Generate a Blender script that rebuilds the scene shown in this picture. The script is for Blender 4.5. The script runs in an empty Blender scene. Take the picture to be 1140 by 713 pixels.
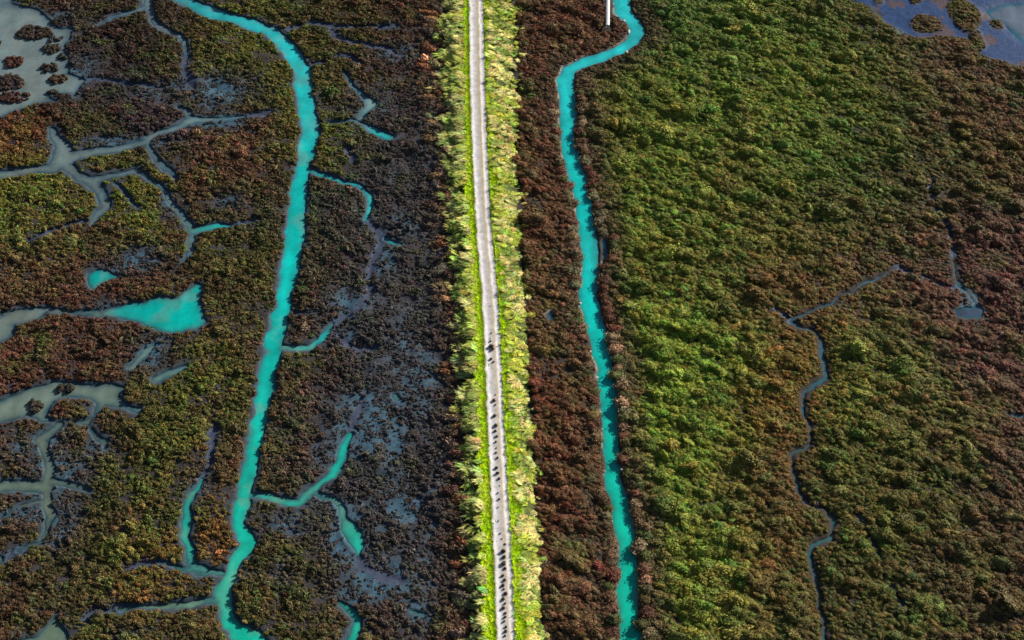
import bpy, math, random
import numpy as np
rng = np.random.default_rng(7)
random.seed(7)
R = math.radians
scene = bpy.context.scene
COL = scene.collection

# ------------------------------------------------------------------ camera
F = 1495.0; PITCH = R(50); DIST = 237.0
CY, CZ = -DIST*math.cos(PITCH), DIST*math.sin(PITCH)
SN, CS = math.sin(PITCH), math.cos(PITCH)
def g(px, py, z=0.0):
    """a place on the ground (metres) for a place measured on the photograph"""
    px = np.asarray(px, float); py = np.asarray(py, float)
    u = (px-570)/F; v = (356.5-py)/F
    dy = CS+v*SN; dz = -SN+v*CS
    t = (z-CZ)/dz
    return u*t, CY+dy*t
def mpp(py):
    """metres per photograph pixel, sideways, at a picture row"""
    v = (356.5-py)/F
    return (CZ/(SN-v*CS))/F
cd = bpy.data.cameras.new('camera'); cam = bpy.data.objects.new('camera', cd); COL.objects.link(cam)
cam.location = (0, CY, CZ); cam.rotation_euler = (R(90)-PITCH, 0, 0)
cd.lens = 36*F/1140; cd.sensor_width = 36; cd.clip_end = 9000; cd.clip_start = 1
scene.camera = cam

# ------------------------------------------------------------------ light
SUN_AZ = R(38)      # from +X (right of picture) turned towards +Y (far side)
SUN_EL = R(24)
w = bpy.data.worlds.new('World'); scene.world = w; w.use_nodes = True
nt = w.node_tree; bg = nt.nodes['Background']
sky = nt.nodes.new('ShaderNodeTexSky'); sky.sky_type = 'NISHITA'; sky.sun_disc = False
sky.sun_elevation = SUN_EL; sky.sun_rotation = R(90)-SUN_AZ
nt.links.new(sky.outputs[0], bg.inputs[0]); bg.inputs[1].default_value = 0.05
sl = bpy.data.lights.new('sun', 'SUN'); so = bpy.data.objects.new('sun', sl); COL.objects.link(so)
sl.energy = 5.0; sl.angle = R(0.5); sl.color = (1.0, 0.95, 0.86)
so.rotation_euler = (R(90)-SUN_EL, 0, SUN_AZ+R(90))
scene.view_settings.view_transform = 'Standard'; scene.view_settings.look = 'None'
scene.view_settings.exposure = 0.72; scene.view_settings.gamma = 1.0
scene.cycles.max_bounces = 4; scene.cycles.diffuse_bounces = 2

# ------------------------------------------------------------------ noise
def vnoise(x, y, scale, seed):
    r = np.random.default_rng(seed); T = r.random((256, 256))
    X = x/scale+1000.37; Y = y/scale+1000.71
    xi = np.floor(X).astype(int); yi = np.floor(Y).astype(int)
    fx = X-xi; fy = Y-yi; fx = fx*fx*(3-2*fx); fy = fy*fy*(3-2*fy)
    a = T[xi % 256, yi % 256]; b = T[(xi+1) % 256, yi % 256]
    c = T[xi % 256, (yi+1) % 256]; d = T[(xi+1) % 256, (yi+1) % 256]
    return (a+(b-a)*fx)*(1-fy)+(c+(d-c)*fx)*fy
def fbm(x, y, scale, seed, octv=3):
    s = 0; a = 1; t = 0
    for i in range(octv):
        s = s+a*vnoise(x+y*.31*i, y-x*.23*i, scale/2**i, seed+i*17); t += a; a *= .55
    return s/t
def sstep(e0, e1, x):
    t = np.clip((x-e0)/(e1-e0), 0, 1); return t*t*(3-2*t)

# ------------------------------------------------------------------ plan of the water (x, y, width measured on the photograph)
MAIN = [  # (name, kind, points) kinds: t turquoise, p pale
 ('canal','t',[(690,-60,22),(692,-30,22),(694,-5,22),(693,13,19),(705,25,19),(709,35,19),(702,47,17),(687,57,15),(667,65,15),(647,71,16),(635,78,17),(630,88,20),(631,100,20),(632,117,20),(632,140,18),(634,160,18),(638,180,19),(643,200,19),(648,220,18),(652,245,20),(656,265,20),(658,288,20),(657,305,20),(655,325,22),(658,342,22),(663,362,22),(667,378,22),(670,395,22),(674,412,20),(676,432,20),(678,452,20),(679,475,19),(679,508,18),(682,538,20),(690,562,20),(693,585,22),(697,608,22),(698,635,22),(698,662,22),(700,689,24),(703,713,26),(706,745,27),(709,790,27)]),
 ('tidal_channel','t',[(150,-40,14),(200,-3,14),(225,11,15),(262,21,17),(300,34,17),(325,55,19),(338,85,21),(343,120,23),(344,150,21),(339,180,18),(331,220,20),(328,260,22),(322,300,22),(316,340,20),(308,380,22),(303,405,20),(295,440,18),(288,470,17),(281,505,17),(273,545,17),(268,583,16),(276,606,15),(261,630,16),(246,652,15),(249,682,15),(264,704,18),(290,716,18),(320,740,18)]),
 ('salt_creek','t',[(342,188,6),(368,197,6),(395,207,6),(412,217,8),(410,234,8),(408,243,7)]),
 ('salt_creek','t',[(408,141,5),(422,148,12),(434,153,12)]),
 ('salt_creek','t',[(427,263,5),(433,266,7),(446,269,4)]),
 ('salt_creek','t',[(308,389,9),(330,389,9),(345,384,9),(358,375,8),(370,365,7),(373,361,4)]),
 ('salt_creek','t',[(280,551,7),(300,552,10),(320,559,11),(335,561,11),(348,552,13),(355,540,11),(372,527,12),(380,512,12),(383,495,12),(392,482,9)]),
 ('salt_creek','t',[(387,583,12),(392,592,19),(398,606,17),(399,616,8)]),
 ('salt_creek','t',[(377,671,7),(388,679,11),(395,692,12),(390,705,14),(385,716,14),(375,740,12)]),
 ('salt_creek','t',[(217,634,8),(212,620,9),(206,600,11),(206,585,12),(210,565,11),(218,547,8),(227,534,4)]),
 ('salt_creek','t',[(212,257,9),(217,258,13),(230,255,13),(247,252,8),(262,250,3)]),
 # right-hand narrow creek
 ('narrow_creek','b',[(1061,280,1.5),(1062,290,4),(1064,305,4),(1067,318,7),(1079,326,4),(1085,338,5),(1083,344,10)]),
 ('narrow_creek','b',[(1000,300,2),(996,301,3),(982,310,4),(962,316,5),(952,326,4),(938,326,4),(928,340,5),(905,345,5),(885,351,6),(878,355,6),(888,363,5),(905,368,5),(915,378,6),(914,398,8),(918,411,6),(917,421,6),(905,426,8),(893,435,6),(892,443,6),(895,458,6),(901,476,5),(901,495,5),(885,507,5),(887,525,6),(890,548,6),(898,560,6),(917,568,6),(923,578,6),(927,600,7),(908,607,8),(903,615,8),(907,635,7),(912,662,7),(917,682,7),(922,709,7),(928,740,8)]),
 # pale creeks of the left marsh
 ('muddy_creek','p',[(-60,200,14),(0,194,14),(33,190,13),(60,187,14),(72,174,24),(67,157,13),(57,143,7)]),
 ('muddy_creek','p',[(72,174,18),(97,170,13),(133,165,12),(160,157,11),(173,149,11),(200,140,10),(217,133,13),(244,133,9),(270,130,5)]),
 ('muddy_creek','p',[(217,133,8),(207,124,6),(200,120,3)]),
 ('muddy_creek','p',[(72,182,14),(85,195,11),(100,202,15),(113,214,11),(115,230,9),(104,241,10),(101,250,6)]),
 ('muddy_creek','p',[(100,202,12),(127,194,9),(150,191,7),(167,200,6),(187,214,7),(193,227,7),(205,243,7),(213,256,8)]),
 ('muddy_creek','p',[(163,159,8),(173,177,8),(190,190,6),(196,202,3)]),
 ('muddy_creek','p',[(127,203,4),(140,217,4),(153,230,3)]),
 ('muddy_creek','p',[(214,264,7),(210,272,6),(212,281,5),(203,291,5)]),
 ('muddy_creek','p',[(164,-20,12),(163,0,12),(165,8,10),(172,22,8),(185,33,8),(197,40,9),(205,52,7),(205,60,3)]),
 ('muddy_creek','p',[(165,8,8),(140,14,6),(120,22,4),(108,29,2)]),
 ('muddy_creek','p',[(244,638,8),(225,636,9),(205,634,6),(182,629,5)]),
 ('muddy_creek','p',[(242,670,6),(215,670,7),(190,675,7),(160,679,5),(130,680,4)]),
 ('muddy_creek','p',[(350,137,3),(375,136,4),(392,133,4),(408,140,5)]),
 ('muddy_creek','p',[(385,82,3),(392,95,5),(405,107,8),(411,115,17),(402,124,6),(400,133,3)]),
 ('muddy_creek','p',[(347,553,6),(372,558,7),(382,569,9),(386,582,8)]),
 ('muddy_creek','p',[(67,476,13),(47,492,14),(53,508,12),(58,525,14),(50,541,20),(20,540,16),(-10,541,10),(-50,545,10)]),
 ('muddy_creek','p',[(50,548,10),(52,558,12),(57,573,13),(50,588,8),(43,605,5),(23,615,3)]),
 ('muddy_creek','p',[(58,535,10),(80,540,8),(100,543,4)]),
 ('muddy_creek','p',[(50,555,5),(27,563,4),(0,577,4)]),
 ('muddy_creek','p',[(103,480,6),(117,493,9),(119,500,4)]),
 ('muddy_creek','p',[(170,424,8),(185,418,13),(205,411,8)]),
 ('muddy_creek','p',[(147,406,10),(160,393,10),(170,385,7)]),
 ('muddy_creek','p',[(60,690,7),(58,706,26),(40,718,28),(10,722,16)]),
 ('muddy_creek','p',[(2,622,9),(-10,622,9)]),
 ('muddy_creek','p',[(438,440,9),(446,446,5)]),
 ('muddy_creek','p',[(454,676,4),(465,683,6),(474,685,3)]),
]
POLYS = [
 ('mudflat_water','p',[(-80,-80),(5,-60),(15,-20),(14,5),(40,8),(47,10),(53,20),(67,29),(83,33),(74,50),(80,63),(77,80),(97,87),(90,99),(83,109),(60,112),(33,117),(17,123),(0,130),(-80,150)]),
 ('marsh_pool','p',[(-80,366),(0,352),(20,344),(57,342),(80,346),(112,343),(118,352),(100,351),(67,350),(53,348),(43,358),(17,363),(10,376),(0,381),(-80,400)]),
 ('marsh_pool','t',[(112,344),(135,341),(155,337),(175,331),(195,330),(205,322),(218,312),(226,316),(224,332),(228,345),(230,360),(222,367),(200,369),(180,369),(165,366),(150,358),(135,353),(115,352)]),
 ('marsh_pool','t',[(100,303),(112,299),(122,300),(128,305),(135,308),(125,312),(115,318),(108,322),(100,316),(97,310)]),
 ('marsh_pool','p',[(-80,470),(0,447),(20,438),(40,430),(67,425),(93,428),(123,428),(137,433),(133,442),(143,452),(158,455),(153,462),(133,455),(117,452),(103,468),(97,478),(85,474),(50,470),(30,466),(7,472),(0,472),(-80,490)]),
 ('shallow_pool','b',[(1063,346),(1075,341),(1090,341),(1095,347),(1092,354),(1078,356),(1064,352)]),
 ('shallow_pool','b',[(1122,458),(1140,460),(1150,462),(1140,464),(1126,461)]),
 ('shallow_pool','b',[(606,348),(614,346),(618,351),(612,354)]),
 ('shallow_pool','b',[(669,268),(675,265),(678,284),(673,291)]),
 ('blue_mudflat','m',[(930,-90),(945,0),(972,9),(985,25),(1000,32),(1018,42),(1030,40),(1055,38),(1075,42),(1090,58),(1105,66),(1140,74),(1240,84),(1300,-90)]),
 ('lagoon','g',[(1098,13),(1110,6),(1124,3),(1140,4),(1260,-10),(1260,60),(1160,52),(1140,45),(1128,36),(1117,28),(1104,20)]),
]
# dry or planted ground inside those shapes: x, y, rx, ry
ISLES = [(38,3,28,5),(88,52,12,7),(80,458,25,13),(155,437,20,10),
         (1030,27,18,13),(1072,16,17,26),(1086,45,9,14),(1110,28,8,7),(1018,0,8,6),(975,0,5,9),(70,108,13,4),(-10,330,30,6)]
# bare wet mud without standing water: soft blobs (x, y, rx, ry, strength)
WET = [(425,295,22,25,.6),(395,335,28,18,.75),(410,470,45,38,.85),(470,430,25,50,.6),(440,490,18,30,.9),(452,568,22,15,.9),(425,645,45,20,.85),(400,620,30,20,.7),
       (465,680,18,20,.7),(350,640,0,0,0),(330,585,35,12,.6),(385,590,28,32,.7),(245,100,35,22,.75),(200,95,30,10,.6),(170,105,30,10,.5),(150,158,50,7,.8),
       (240,135,30,10,.8),(150,290,25,14,.7),(125,298,18,10,.6),(255,225,18,10,.6),(190,230,15,14,.5),(60,530,40,25,.6),(20,500,25,18,.4),(70,580,18,25,.6),
       (120,345,20,10,.5),(170,392,22,18,.7),(60,500,22,20,.5),(90,80,18,30,.55),(60,25,35,16,.6),(420,120,35,18,.4),(440,60,30,14,.55),(430,200,25,30,.35),(450,250,30,20,.45),
       (380,372,25,12,.5),(480,560,20,60,.45),(450,380,40,30,.45),(480,300,18,40,.35),(360,500,18,20,.5),(355,590,25,10,.5),(300,590,20,8,.4),(110,500,18,12,.6),(25,575,30,8,.6),(220,540,15,14,.4),
       (1080,335,22,20,.55),(1062,300,12,16,.35),(1048,245,14,10,.4),(985,15,20,12,.6),(1000,35,18,6,.6),(10,350,14,8,.5),(145,705,20,6,.3),(310,640,18,10,.4),(450,420,55,110,.42),(430,560,55,60,.45),(460,640,45,60,.4),(470,200,30,110,.3),(400,460,30,16,.9),(370,560,30,16,.5),(395,660,30,10,.6)]
MUDLINES = [[(1067,319,1.5),(1055,320,1.5),(1035,310,1.2),(1015,301,1.2),(998,300,2)],[(318,32,4),(340,23,4),(365,27,4),(400,30,4),(440,29,4)],[(368,28,3),(375,40,3),(395,48,3),(420,52,3),(447,60,3)],[(347,70,4),(362,70,3)],
 [(95,87,5),(140,92,4),(200,98,4)],[(372,360,3),(390,350,3),(402,341,4),(415,320,4)],[(375,371,3),(385,382,3),(400,390,3),(420,389,3)],[(329,345,3),(352,348,2)],
 [(392,480,7),(397,465,8),(402,450,6)],[(399,618,7),(408,632,8),(425,642,8),(445,646,6)],[(182,629,3),(160,627,3),(140,635,3)],[(130,680,3),(105,678,3),(95,690,4)],
 [(408,243,5),(420,255,6),(425,268,7),(418,285,6),(410,310,5)],[(35,270,3),(60,258,3),(90,247,3)],[(1035,198,1.5),(1040,225,2),(1052,243,3),(1060,258,2),(1061,282,2)],
 [(375,63,3),(390,62,3),(402,72,4)],[(205,60,4),(206,75,4),(215,95,5)],[(385,170,5),(395,178,5)],[(0,622,6),(30,612,4)],[(227,534,5),(234,515,4),(236,478,4)],
 [(945,560,2),(975,610,2.5),(990,650,2.5),(1010,675,2)],[(855,335,2),(878,355,3)],[(270,130,5),(300,126,4)],[(262,250,3),(285,246,3)]]

# regular fine grid
GS = 0.3
GX = np.arange(-132, 132.01, GS); GY = np.arange(-80, 122.01, GS)
XX, YY = np.meshgrid(GX, GY, indexing='ij')
NX, NY = XX.shape
WX = XX+(fbm(XX, YY, 2.6, 3, 3)-.5)*1.5+(fbm(XX, YY, 9, 5, 2)-.5)*1.4
WY = YY+(fbm(XX, YY, 2.6, 4, 3)-.5)*1.5+(fbm(XX, YY, 9, 6, 2)-.5)*1.4
# man-dug canal keeps a straighter edge
WXs = XX+(WX-XX)*.55; WYs = YY+(WY-YY)*.55
def window(x0, x1, y0, y1):
    i0 = max(0, int((x0-GX[0])/GS)); i1 = min(NX, int((x1-GX[0])/GS)+2)
    j0 = max(0, int((y0-GY[0])/GS)); j1 = min(NY, int((y1-GY[0])/GS)+2)
    if i1 <= i0 or j1 <= j0: return None
    return slice(i0, i1), slice(j0, j1)
def line_sdf(pts, A, B, pad=5.0):
    out = np.full(XX.shape, 99.0, np.float32)
    P = [(*map(float, g(x, y)), wd*mpp(y)*.5) for x, y, wd in pts]
    for (x0, y0, r0), (x1, y1, r1) in zip(P[:-1], P[1:]):
        m = max(r0, r1)+pad
        s = window(min(x0, x1)-m, max(x0, x1)+m, min(y0, y1)-m, max(y0, y1)+m)
        if s is None: continue
        ax, ay = A[s], B[s]
        dx, dy = x1-x0, y1-y0; L = dx*dx+dy*dy+1e-9
        t = np.clip(((ax-x0)*dx+(ay-y0)*dy)/L, 0, 1)
        d = np.hypot(ax-x0-t*dx, ay-y0-t*dy)-(r0+(r1-r0)*t)
        out[s] = np.minimum(out[s], d)
    return out
def poly_sdf(pts, A, B, pad=5.0):
    out = np.full(XX.shape, 99.0, np.float32)
    P = [tuple(map(float, g(x, y))) for x, y in pts]
    xs = [p[0] for p in P]; ys = [p[1] for p in P]
    s = window(min(xs)-pad, max(xs)+pad, min(ys)-pad, max(ys)+pad)
    if s is None: return out
    ax, ay = A[s], B[s]; d = np.full(ax.shape, 99.0); ins = np.zeros(ax.shape, bool)
    for i in range(len(P)):
        x0, y0 = P[i]; x1, y1 = P[(i+1) % len(P)]
        dx, dy = x1-x0, y1-y0; L = dx*dx+dy*dy+1e-9
        t = np.clip(((ax-x0)*dx+(ay-y0)*dy)/L, 0, 1)
        d = np.minimum(d, np.hypot(ax-x0-t*dx, ay-y0-t*dy))
        c = ((y0 > ay) != (y1 > ay)) & (ax < (x1-x0)*(ay-y0)/(y1-y0+1e-12)+x0)
        ins ^= c
    out[s] = np.where(ins, -d, d)
    return out
bodies = []   # (name, kind, sdf)
for n, k, p in MAIN:
    if n == 'narrow_creek': p = [(a_, b_, c_*.68) for a_, b_, c_ in p]
    bodies.append((n, k, line_sdf(p, WXs, WYs) if n == 'canal' else line_sdf(p, WX, WY)))
for n, k, p in POLYS:
    bodies.append((n, k, poly_sdf(p, WX, WY)))
isl = np.full(XX.shape, 99.0, np.float32)
for x, y, rx, ry in ISLES:
    cx, cy = map(float, g(x, y)); k = mpp(y); a = rx*k; b = ry*k/.75
    d = (np.sqrt(((WX-cx)/a)**2+((WY-cy)/b)**2)-1)*min(a, b)
    isl = np.minimum(isl, d)
# merge: the blue mudflat is ground, not water
water = [b for b in bodies if b[1] != 'm']
mudf = [b for b in bodies if b[1] == 'm'][0][2]
mudf = np.maximum(mudf, -isl)
wsd = np.stack([b[2] for b in water]); wid = np.argmin(wsd, 0)
turq = np.exp(-np.clip(np.min(np.stack([b[2] for b in water if b[1] == 't']), 0), 0, 99)/1.6)
SD = np.maximum(wsd.min(0), -isl)          # signed distance to standing water
mudl = np.min(np.stack([line_sdf(p, WX, WY) for p in MUDLINES]), 0)
wet = np.zeros(XX.shape)
for x, y, rx, ry, s in WET:
    if rx == 0: continue
    cx, cy = map(float, g(x, y)); k = mpp(y)
    q = ((WX-cx)/(rx*k))**2+((WY-cy)/(ry*k/.75))**2
    wet = np.maximum(wet, s*np.exp(-q*.8))
wet = wet*(.55+.9*fbm(XX, YY, 2.2, 21, 3))

# ------------------------------------------------------------------ levee
RC = [(526,-75,17),(530,0,18),(531.5,100,19),(537,240,19),(543,300,20),(547,350,21),(551,430,22),(554,500,23),(559.5,600,24),(563.5,713,25),(568,790,26)]
rcx, rcy = g([p[0] for p in RC], [p[1] for p in RC], 1.4)
rhw = np.array([p[2]*mpp(p[1])*.5 for p in RC])
o_ = np.argsort(rcy); rcy = rcy[o_]; rcx = rcx[o_]; rhw = rhw[o_]
sl0 = (rcx[1]-rcx[0])/(rcy[1]-rcy[0]); sl1 = (rcx[-1]-rcx[-2])/(rcy[-1]-rcy[-2])
rcy = np.concatenate([[rcy[0]-2500], rcy, [rcy[-1]+2500]]); rcx = np.concatenate([[rcx[0]-2500*sl0], rcx, [rcx[-1]+2500*sl1]]); rhw = np.concatenate([[rhw[0]], rhw, [rhw[-1]]])
# smooth the centre line
_ys = np.linspace(-110, 150, 521); _xs = np.interp(_ys, rcy, rcx)
_k = np.hanning(61); _k /= _k.sum(); _xs2 = np.convolve(np.pad(_xs, 30, 'edge'), _k, 'valid')
_xs2[:30] = _xs[:30]; _xs2[-30:] = _xs[-30:]
def road_x(y):
    return np.where((y > -95) & (y < 135), np.interp(y, _ys, _xs2), np.interp(y, rcy, rcx))
LH = 1.4
def k2(y): return np.interp(y, [-61, -20, 30, 92], [.50, .60, .85, 1.15])
def latn(d, y):
    """distance from the track in a frame where the bank has one width all along"""
    a = np.abs(d); return np.sign(d)*np.where(a < 3, a, 3+(a-3)/k2(y))
def lev(x, y):
    """signed metres from the middle of the track (+ right)"""
    return x-road_x(y)
def levee_h(x, y):
    d = latn(lev(x, y), y)
    n = (fbm(x, y, 5, 31, 2)-.5)*1.6
    l = 1-sstep(2.9, 6.0+n*.4, -d); r = 1-sstep(3.2, 8.2+n, d)
    return LH*np.where(d < 0, l, r)
def ground_h(x, y, sd):
    lh = levee_h(x, y)
    flat = 1-sstep(.05, .6, lh)
    hum = (fbm(x, y, 3.6, 41, 2)-.45)*.8*sstep(.5, 5, sd)*flat
    bank = -1.0+1.0*sstep(-1.0, 0.35, sd)
    return lh+hum+bank*flat+.06*flat
HH = ground_h(XX, YY, SD)
wf = np.clip(np.maximum(wet*1.1, np.exp(-np.clip(mudl, 0, 99)**2/.25)), 0, 1)
lf = levee_h(XX, YY)/LH
mudf_f = sstep(.6, -.6, mudf)
HH = HH-(.25*wf*(SD > 0.3)*(1-lf))
HH = HH*(1-mudf_f)+mudf_f*(-.55+.55*sstep(-3, 3, SD)+(fbm(XX, YY, 3, 61, 3)-.5)*.10)

def sample(A, x, y):
    fx = np.clip((x-GX[0])/GS, 0, NX-1.001); fy = np.clip((y-GY[0])/GS, 0, NY-1.001)
    i = fx.astype(int); j = fy.astype(int); fx = fx-i; fy = fy-j
    return (A[i, j]*(1-fx)+A[i+1, j]*fx)*(1-fy)+(A[i, j+1]*(1-fx)+A[i+1, j+1]*fx)*fy

# ------------------------------------------------------------------ materials
def mat(name):
    m = bpy.data.materials.new(name); m.use_nodes = True
    n = m.node_tree.nodes; b = n['Principled BSDF']
    b.inputs['Roughness'].default_value = .85
    b.inputs['Specular IOR Level'].default_value = .2
    return m, n, m.node_tree.links, b
def nz(n, l, scale, detail=4, rough=.6, vec=None, dim='3D'):
    t = n.new('ShaderNodeTexNoise'); t.inputs['Scale'].default_value = scale
    t.inputs['Detail'].default_value = detail; t.inputs['Roughness'].default_value = rough
    if vec is not None: l.new(vec, t.inputs['Vector'])
    return t
def geo(n): return n.new('ShaderNodeNewGeometry').outputs['Position']
def mixc(n, l, f, a, b, mode='MIX'):
    m = n.new('ShaderNodeMix'); m.data_type = 'RGBA'; m.blend_type = mode
    for i, v in ((0, f), (6, a), (7, b)):
        if isinstance(v, (int, float)): m.inputs[i].default_value = v
        elif isinstance(v, tuple): m.inputs[i].default_value = (*v, 1)
        else: l.new(v, m.inputs[i])
    return m.outputs[2]
def rng_(n, l, v, a, b, c, d):
    m = n.new('ShaderNodeMapRange'); l.new(v, m.inputs[0])
    for i, k in enumerate((a, b, c, d)): m.inputs[i+1].default_value = k
    return m.outputs[0]
def attr(n, name, typ='GEOMETRY'):
    a = n.new('ShaderNodeAttribute'); a.attribute_type = typ; a.attribute_name = name; return a
def bump(n, l, h, b, strength, dist):
    k = n.new('ShaderNodeBump'); k.inputs['Strength'].default_value = strength; k.inputs['Distance'].default_value = dist
    l.new(h, k.inputs['Height']); l.new(k.outputs[0], b.inputs['Normal'])

def plant_mat(name, src):
    m, n, l, b = mat(name)
    tint = attr(n, 'tint', src).outputs['Color']
    var = attr(n, 'var').outputs['Fac']
    hs = n.new('ShaderNodeHueSaturation'); l.new(tint, hs.inputs['Color'])
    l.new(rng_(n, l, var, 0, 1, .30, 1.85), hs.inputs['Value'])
    v2 = attr(n, 'hue').outputs['Fac']
    l.new(rng_(n, l, v2, 0, 1, .475, .525), hs.inputs['Hue'])
    l.new(hs.outputs[0], b.inputs['Base Color'])
    b.inputs['Roughness'].default_value = .75; b.inputs['Specular IOR Level'].default_value = .15
    return m
M_ST = plant_mat('foliage_scattered', 'INSTANCER')
M_OB = plant_mat('foliage_single', 'OBJECT')

# ground
mg, n, l, b = mat('marsh_mud')
pos = geo(n); ca = attr(n, 'soil').outputs['Color']; wa = attr(n, 'wetness').outputs['Fac']
n1 = nz(n, l, .9, 6, .65, pos); n2 = nz(n, l, 5, 5, .7, pos)
c = mixc(n, l, .8, ca, rng_(n, l, n1.outputs[0], .3, .7, .55, 1.45), 'MULTIPLY')
c = mixc(n, l, .6, c, rng_(n, l, n2.outputs[0], .3, .7, .5, 1.5), 'MULTIPLY')
l.new(c, b.inputs['Base Color'])
l.new(rng_(n, l, wa, 0, 1, .9, .5), b.inputs['Roughness']); l.new(rng_(n, l, wa, 0, 1, .2, .07), b.inputs['Specular IOR Level'])
ad = n.new('ShaderNodeMath'); ad.operation = 'ADD'; l.new(n1.outputs[0], ad.inputs[0]); l.new(n2.outputs[0], ad.inputs[1])
bump(n, l, ad.outputs[0], b, .7, .12)

# water
def water_mat():
    m, n, l, b = mat('silty_water')
    pos = geo(n); ca = attr(n, 'silt').outputs['Color']
    st = nz(n, l, .25, 5, .55, pos); st2 = nz(n, l, 1.4, 4, .6, pos)
    c = mixc(n, l, .7, ca, rng_(n, l, st.outputs[0], .3, .7, .68, 1.20), 'MULTIPLY')
    c = mixc(n, l, .4, c, rng_(n, l, st2.outputs[0], .3, .7, .78, 1.15), 'MULTIPLY')
    l.new(c, b.inputs['Base Color']); b.inputs['Roughness'].default_value = .12
    b.inputs['Specular IOR Level'].default_value = .35; b.inputs['IOR'].default_value = 1.33
    rp = nz(n, l, 2.5, 3, .5, pos); bump(n, l, rp.outputs[0], b, .12, .05)
    return m
M_W = water_mat()

# ------------------------------------------------------------------ mesh helpers
def mesh_np(name, V, Fq, mat_, smooth=False):
    me = bpy.data.meshes.new(name)
    V = np.asarray(V, np.float32); Fq = np.asarray(Fq, np.int32); k = Fq.shape[1]
    me.vertices.add(len(V)); me.vertices.foreach_set('co', V.ravel())
    me.loops.add(Fq.size); me.loops.foreach_set('vertex_index', Fq.ravel())
    me.polygons.add(len(Fq)); me.polygons.foreach_set('loop_start', np.arange(0, Fq.size, k, dtype=np.int32))
    me.polygons.foreach_set('loop_total', np.full(len(Fq), k, np.int32))
    if smooth: me.polygons.foreach_set('use_smooth', np.ones(len(Fq), bool))
    me.update(calc_edges=True); me.validate()
    if mat_: me.materials.append(mat_)
    return me
def add_col(me, name, C, dom='POINT'):
    a = me.attributes.new(name, 'FLOAT_COLOR', dom)
    C = np.concatenate([np.asarray(C, np.float32), np.ones((len(C), 1), np.float32)], 1); a.data.foreach_set('color', C.ravel())
def add_f(me, name, v, dom='POINT'):
    a = me.attributes.new(name, 'FLOAT', dom); a.data.foreach_set('value', np.asarray(v, np.float32).ravel())
def link(name, me, parent=None):
    o = bpy.data.objects.new(name, me); COL.objects.link(o); o.parent = parent; return o

# ------------------------------------------------------------------ ground sheet out to the horizon
def extend(a, n=22):
    s = np.cumsum(GS*1.4*1.45**np.arange(n)); s = s[s < 5000]
    return np.concatenate([a[0]-s[::-1], a, a[-1]+s]), len(s)
EX, nx0 = extend(GX); EY, ny0 = extend(GY)
EXX, EYY = np.meshgrid(EX, EY, indexing='ij')
def pad(A): return np.pad(A, ((nx0, nx0), (ny0, ny0)), 'edge')
sdE = pad(SD); HE = pad(HH)
outm = (EXX < GX[0]) | (EXX > GX[-1]) | (EYY < GY[0]) | (EYY > GY[-1])
HE = np.where(outm, np.where(HE < -.3, HE, levee_h(EXX, EYY)+.03), HE)
wfE = pad(wf); lfE = levee_h(EXX, EYY)/LH; mfE = pad(mudf_f)
mlE = np.exp(-np.clip(pad(mudl), 0, 99)**2/.25)
dE = lev(EXX, EYY)
soil = np.ones((*EXX.shape, 3))*np.array([.036, .030, .034])  # dark mud with the purple of shrub shadows put into its colour
def blend(f, c):
    global soil
    soil = soil*(1-f[..., None])+np.array(c)*f[..., None]
rt = sstep(1, 6, dE); blend(rt*(1-lfE), (.042, .032, .026))
blend(sstep(.15, .75, wfE)*(1-lfE), (.046, .092, .130))  # bluish wet mud, the sheen of reflected sky mixed into the colour
blend(mlE*.8*(1-lfE), (.050, .052, .085))
blend(np.exp(-np.abs(sdE)/.7)*.6*(1-lfE)*sstep(4, -4, dE), (.040, .085, .110))
blend(mfE, (.006, .036, .120))
br = mfE*sstep(.58, .64, fbm(EXX, EYY, 4.5, 77, 3)); blend(br*.85, (.075, .042, .040))
blend(sstep(.0, .25, lfE), (.07, .085, .022))  # slope soil painted dark to stand for shadow gaps between tufts
blend(sstep(.8, 1.0, lfE), (.22, .30, .03))
shore = np.exp(-((sdE-.1)/.3)**2)*sstep(8, 10, dE)*sstep(34, 30, dE)*(1-lfE)*sstep(.45, .65, fbm(EXX, EYY, 1.8, 78, 3)); blend(shore*.6, (.30, .27, .22))
iN = np.arange(EXX.size).reshape(EXX.shape)
Fq = np.stack([iN[:-1, :-1], iN[1:, :-1], iN[1:, 1:], iN[:-1, 1:]], -1).reshape(-1, 4)
gm = mesh_np('ground', np.stack([EXX, EYY, HE], -1).reshape(-1, 3), Fq, mg, True)
add_col(gm, 'soil', soil.reshape(-1, 3)); add_f(gm, 'wetness', np.clip(np.maximum(sstep(.2, .8, wfE)*(1-lfE), mfE), 0, 1))
go = link('ground', gm); go['kind'] = 'structure'

# ------------------------------------------------------------------ water surfaces
WZ = -0.22
iG = np.arange(XX.size).reshape(XX.shape)
face_sd = SD[:-1, :-1]; face_id = wid[:-1, :-1]
Q = np.stack([iG[:-1, :-1], iG[1:, :-1], iG[1:, 1:], iG[:-1, 1:]], -1)
colw = {'t': (.002, .46, .415), 'p': (.150, .275, .250), 'b': (.062, .072, .125), 'g': (.11, .14, .17)}  # pale tone is silt plus a silvery surface sheen put into the colour
base = np.zeros((*XX.shape, 3))
allw = np.stack([np.exp(-np.clip(b[2]+.3, 0, 99)/1.3) for b in water])+1e-5
for k, b_ in enumerate(water): base += allw[k][..., None]*np.array(colw[b_[1]])
base /= allw.sum(0)[..., None]
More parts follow.
